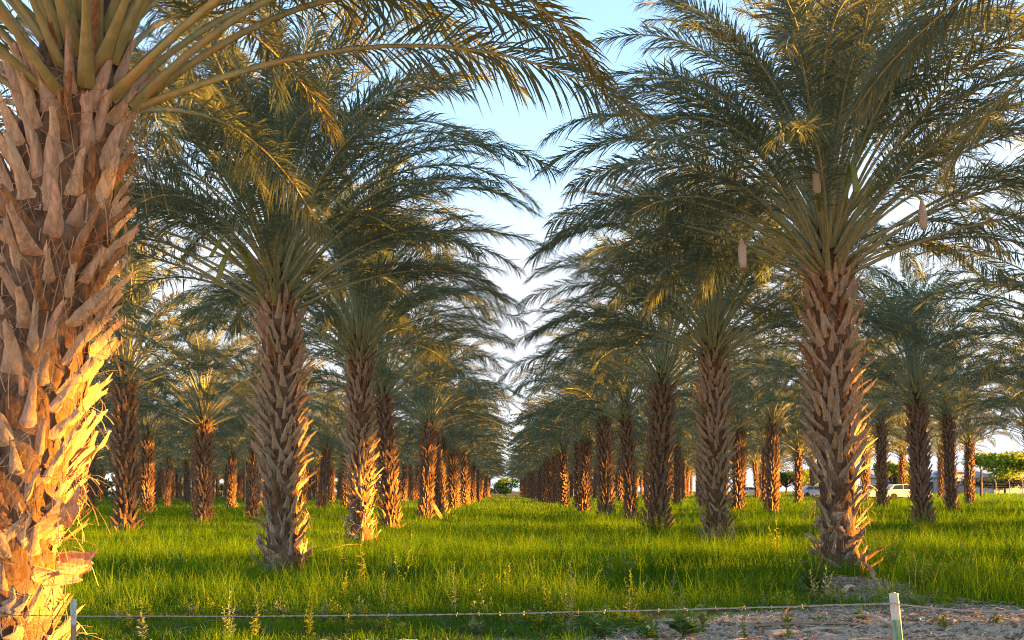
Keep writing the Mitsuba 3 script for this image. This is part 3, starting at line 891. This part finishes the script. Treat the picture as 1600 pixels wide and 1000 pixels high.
def barbed(p0, p1, label, seed):
    r = np.random.default_rng(seed)
    L = np.linalg.norm(p1 - p0)
    n = int(L * 60)
    t = np.linspace(0, 1, n)
    C = p0[None] * (1 - t)[:, None] + p1[None] * t[:, None]
    C[:, 2] += -.03 * np.sin(t * np.pi) + .006 * (meshkit.fbm(np.stack([t * L * 3, t * 0, t * 0 + seed], -1), 3) - .5)
    k = thing('barbed_wire', label, 'wire')
    ph = t * L / .055 * np.pi
    for i in range(2):
        o = np.stack([0 * t, np.cos(ph + i * np.pi), np.sin(ph + i * np.pi)], 1) * .0020
        add(child(k, 'strand'), sweep(C + o, .0019, .0019, None, 5), 'm_wire', True)
    for s in np.cumsum(r.uniform(.10, .145, int(L / .125))):
        c = np.array([np.interp(s / L, t, C[:, q]) for q in range(3)])
        parts = []
        for q in range(2):
            a = r.uniform(0, 3.14)
            d = np.array([r.normal(0, .3), math.cos(a), math.sin(a)]) * .011
            parts.append(sweep([c - d + [.004 * q, 0, 0], c + [.004 * q, 0, 0], c + d + [.004 * q, 0, 0]], [.0005, .0016, .0005], [.0005, .0016, .0005], [1, 0, 0], 4))
        add(child(k, 'barb'), join(parts), 'm_wire')


barbed(px(-80, 960, 5.9), px(1400, 943, ZF - .03), 'twisted barbed wire stretched low across the front from the trunk to the green post', 4)
barbed(px(1400, 943, ZF - .03), px(1720, 945, 3.6), 'twisted barbed wire running from the green post out of the right edge', 5)


# ------------------------------------------------------------------ beyond the grove, at the right
scene['m_car_white'] = principled(rgb((.72, .74, .76)), .3, .5, clearcoat=.6)
scene['m_car_silver'] = principled(rgb((.45, .48, .52)), .3, .5, clearcoat=.6)
scene['m_car_glass'] = principled(rgb((.03, .035, .04)), .1, .6)
scene['m_tyre'] = principled(rgb((.03, .03, .03)), .8)
scene['m_red'] = principled(rgb((.5, .04, .05)), .4)
scene['m_wall'] = principled(proc(lambda p, n, uv: mix((.62, .60, .55), (.52, .50, .46), smoothstep(.4, .6, fbm(p.x * .8, p.y * .8, p.z * 1.5, 3)))), .9)
scene['m_roof'] = principled(proc(lambda p, n, uv: mix((.42, .47, .52), (.34, .39, .44), smoothstep(.4, .6, fbm(p.x * 3, p.y * .4, p.z * 2, 3)))), .6)
scene['m_wood'] = principled(fibre_fn((.13, .08, .05), (.08, .05, .035), (.16, .11, .07), .3))
scene['m_crown'] = thin(leaf_fn((.20, .31, .035), (.32, .40, .04)), 1.0)
scene['m_hedge'] = thin(leaf_fn((.045, .07, .03), (.07, .10, .04)), .5)


def extr(poly, depth):
    import shapely
    m = trimesh.creation.extrude_polygon(shapely.Polygon(poly), depth, engine='earcut')
    m.apply_translation([0, 0, -depth / 2])
    m.apply_transform(np.array([[1, 0, 0, 0], [0, 0, -1, 0], [0, 1, 0, 0], [0, 0, 0, 1.0]]))
    return m


def car(label, x, y, rz, paint):
    k = thing('parked_car', label, 'car')
    w = world(x, y, gz(x, y), rz)
    body = extr([(-2.2, .35), (-2.25, .7), (-2.1, .9), (-1.2, .97), (1.0, .97), (2.0, .85), (2.25, .65), (2.2, .35), (1.75, .32), (1.65, .55), (1.4, .66), (1.15, .55), (1.05, .32), (-1.05, .32), (-1.15, .55), (-1.4, .66), (-1.65, .55), (-1.75, .32)], 1.75)
    add(k + '__body', body, paint, 30, w)
    cab = extr([(-1.75, .96), (-1.35, 1.40), (-.9, 1.47), (.1, 1.45), (1.05, .96)], 1.5)
    add(k + '__roof', cab, paint, 30, w)
    for q, pl in enumerate(([(-1.5, 1.0), (-1.22, 1.36), (-.5, 1.39), (-.5, 1.0)], [(-.42, 1.0), (-.42, 1.39), (.08, 1.37), (.82, 1.0)])):
        add(child(k, 'window'), extr(pl, 1.53), 'm_car_glass', False, w)
    for (wx, wy) in ((1.4, .78), (1.4, -.78), (-1.4, .78), (-1.4, -.78)):
        m = trimesh.creation.cylinder(.32, .22, sections=20)
        m.apply_transform(trimesh.transformations.rotation_matrix(math.pi / 2, [1, 0, 0]))
        m.apply_translation([wx, wy, .32])
        add(child(k, 'wheel'), m, 'm_tyre', 30, w)
    for s in (-.6, .6):
        m = trimesh.creation.box([.06, .3, .14])
        m.apply_translation([-2.22, s, .75])
        add(child(k, 'tail_light'), m, 'm_red', False, w)


car('white parked car seen between trunks just right of the mound palm', *px(1353, 770, 92)[:2], .15, 'm_car_white')
car('silver parked car with dark windows, second from the mound palm', *px(1374, 770, 96)[:2], .0, 'm_car_silver')
car('white parked car with a red tail light beside the broad dark palm', *px(1412, 770, 84)[:2], .1, 'm_car_white')
car('white parked car seen through the trunks left of the mound palm', *px(1172, 770, 150)[:2], .05, 'm_car_white')
car('pale parked car in the narrow gap touching the mound palm at its left', *px(1273, 770, 120)[:2], .1, 'm_car_silver')


def house(label, x, y, w, d, h, rise, rz, flat=False):
    k = thing('low_house', label, 'house')
    tw = world(x, y, gz(x, y), rz)
    m = trimesh.creation.box([w, d, h])
    m.apply_translation([0, 0, h / 2])
    add(k + '__wall', m, 'm_wall', False, tw)
    e = .5
    v = np.array([[-w / 2 - e, -d / 2 - e, h + .003], [w / 2 + e, -d / 2 - e, h + .003], [w / 2 + e, d / 2 + e, h + .003], [-w / 2 - e, d / 2 + e, h + .003], [-w / 2 - e, 0, h + rise], [w / 2 + e, 0, h + rise]])
    v2 = v + [0, 0, .18]
    f = np.array([[0, 1, 5], [0, 5, 4], [2, 3, 4], [2, 4, 5], [0, 4, 3], [1, 2, 5]])
    b = np.array([[0, 1, 7], [0, 7, 6], [1, 2, 8], [1, 8, 7], [2, 3, 9], [2, 9, 8], [3, 0, 6], [3, 6, 9]])
    add(k + '__roof', (np.vstack([v, v2]), np.vstack([f[:, ::-1], f + 6, b])), 'm_roof', False, tw)
    for i in range(int(w // 3)):
        wx = -w / 2 + 1.5 + i * 3
        m = trimesh.creation.box([1.1, .08, 1.0])
        m.apply_translation([wx, -d / 2 - .03, h * .55])
        kk = child(k, 'window')
        add(kk, m, 'm_car_glass', False, tw)
        fr = trimesh.util.concatenate([trimesh.creation.box([1.3, .1, .1], trimesh.transformations.translation_matrix([wx, -d / 2 - .04, h * .55 + s * .55])) for s in (-1, 1)])
        add(kk + '__frame', fr, 'm_car_white', False, tw)
    m = trimesh.creation.box([.95, .08, 2.0])
    m.apply_translation([w / 2 - .9 if w > 4 else 0, -d / 2 - .02, 1.02])
    add(k + '__door', m, 'm_wood', False, tw)


house('low pale house with a blue-grey metal roof under the bright green tree', *px(1568, 770, 128)[:2] + [1, 0], 9, 6, 2.3, .7, .12)
house('white shed wall behind the dark posts, between two trunks at right', *px(1522, 770, 135)[:2], 8, 5, 3.1, .3, .05)
house('blue-grey roofed building between the broad dark palm and its left neighbour', *px(1425, 770, 140)[:2], 13, 7, 2.4, 1.1, .0)


def leafy(name, label, x, y, cr, h, mat, n, seed, trunk=.16, cat='tree', leaf=.3, low=.45):
    r = np.random.default_rng(seed)
    k = thing(name, label, cat)
    z = gz(x, y)
    limbs = [sweep([[x, y, z - .1], [x + .1, y, z + h * .3], [x, y, z + h * .7]], [trunk, trunk * .8, trunk * .3], [trunk, trunk * .8, trunk * .3], None, 8)]
    cen = []
    for i in range(14):
        a, q = r.uniform(0, 6.28), r.uniform(.2, .85)
        e = np.array([x + math.cos(a) * cr[0] * q, y + math.sin(a) * cr[1] * q, z + h * r.uniform(low, .92)])
        limbs.append(sweep([[x, y, z + h * .28], (np.array([x, y, z + h * .4]) + e) / 2, e], [trunk * .5, trunk * .3, trunk * .08], [trunk * .5, trunk * .3, trunk * .08], None, 5))
        cen.append(e)
    add(k + '__trunk', join(limbs), 'm_wood', True)
    cen = np.array(cen)
    c = cen[r.integers(14, size=n)] + norm(r.normal(0, 1, (n, 3))) * (r.random(n) ** .5)[:, None] * np.array([cr[0], cr[1], h * .4]) * .42
    a, b = norm(r.normal(0, 1, (n, 3))), norm(r.normal(0, 1, (n, 3)))
    s = leaf * r.uniform(.5, 1.1, n)[:, None]
    v = np.stack([c - a * s, c + b * s * .5, c + a * s, c - b * s * .5], 1).reshape(-1, 3)
    q = np.arange(n)[:, None] * 4
    add(k + '__crown', (v, np.vstack([q + [0, 1, 2], q + [0, 2, 3]])), mat)
    return k


leafy('leafy_tree', 'bright green leafy tree in open sun near the right edge', *px(1570, 770, 118)[:2], (5.5, 4), 5.6, 'm_crown', 6000, 3)
leafy('leafy_tree', 'yellow-green small tree behind the silver car', *px(1398, 770, 112)[:2], (2.2, 2), 4.0, 'm_crown', 1800, 4)
leafy('leafy_tree', 'dark green tree seen between trunks left of the mound palm', *px(1228, 770, 165)[:2], (4.5, 3), 4.6, 'm_hedge', 2600, 5)
leafy('leafy_tree', 'green tree in the gap hard against the left side of the mound palm', *px(1268, 770, 150)[:2], (3.5, 3), 4.2, 'm_crown', 2200, 7)
leafy('hedge', 'dark hedge behind the wire fence at the right edge', *px(1560, 770, 108)[:2], (5.0, 1.0), 1.9, 'm_hedge', 3500, 6, .05, 'hedge', .16)
for i_, (yy, hh_, ww_) in enumerate(((4.2, 3.9, 1.3), (6.6, 3.6, 1.5), (8.7, 3.9, 1.3), (12.4, 3.7, 1.1), (21.6, 3.8, 1.4), (24.2, 3.5, 1.3), (27.2, 3.7, 1.3), (34.5, 3.8, 1.4), (40.5, 3.9, 1.6), (43.4, 3.6, 1.4), (51.5, 3.8, 1.8), (60.5, 3.7, 1.6))):
    leafy('added_shade_bush', f'bush added beyond the right edge to shade the grass, number {ORD[i_]} from the fence', 46 + .5 * math.sin(i_ * 2.1), yy, (1.3, ww_), hh_ * 1.13, 'm_hedge', 1900, 70 + i_, .06, 'bush', .24, .08)  # unseen bushes, added so their shade and gaps band the grass
for lab, x_, zt, hh in (('dark post standing right of the leaning trunk at far right', 1533, 98, 2.9), ('dark post half hidden by the far right trunk', 1508, 100, 2.6)):
    k = thing('wooden_post', lab, 'post')
    p = px(x_, 770, zt)
    z = gz(p[0], p[1])
    add(k, sweep([[p[0], p[1], z - .2], [p[0], p[1], z + hh * .5], [p[0] + .02, p[1], z + hh]], .11, .11, [1, 0, 0], 8), 'm_wood', 40)
scene['m_far_tree'] = thin(leaf_fn((.07, .10, .045), (.11, .14, .06)), .7)
leafy('leafy_tree', 'far pale green tree closing the end of the grass aisle', 1.0, 292, (5.5, 3), 5.5, 'm_crown', 2000, 40, leaf=.5, low=.2)
belt = [(-98 - 4 * math.sin(k * 2.3), 70 + 17 * k) for k in range(13)] + [(-88 + 13 * k, 290 + 3 * math.sin(k * 1.7)) for k in range(7)] + [(13 + 9 * k, 290 + 3 * math.sin(k * 1.9)) for k in range(4)]
for i_, (xx, yy) in enumerate(belt):
    k = leafy('leafy_tree', 'dark tree in the belt beyond the far end of the grove' if i_ > 12 else 'dark tree in the belt beyond the left side of the grove', xx, yy, (8.5, 6), 6 + 1.2 * math.sin(i_ * 3.1), 'm_far_tree', 1100, 140 + i_, leaf=.8, low=.12)
    labels[k]['group'] = 'dark trees beyond the far end' if i_ > 12 else 'dark trees beyond the left side'
k = thing('wire_mesh_fence', 'grey wire mesh fence with pale posts in front of the dark hedge', 'fence')
pf = [px(1535 + 21 * i, 770, 102) for i in range(5)]
for p in pf:
    z = gz(p[0], p[1])
    add(child(k, 'post'), sweep([[p[0], p[1], z - .2], [p[0], p[1], z + 1.5], [p[0] - .12, p[1], z + 1.75]], .035, .035, [1, 0, 0], 6), 'm_pipe', True)
mesh_w = []
for i in range(4):
    a, b = pf[i], pf[i + 1]
    for q in range(8):
        z1, z2 = gz(a[0], a[1]) + .1 + q * .19, gz(b[0], b[1]) + .1 + q * .19
        mesh_w.append(sweep([[a[0], a[1], z1], [(a[0] + b[0]) / 2, a[1], (z1 + z2) / 2], [b[0], b[1], z2]], .008, .008, None, 3, False))
add(k + '__wire_mesh', join(mesh_w), 'm_pipe', kind='stuff')
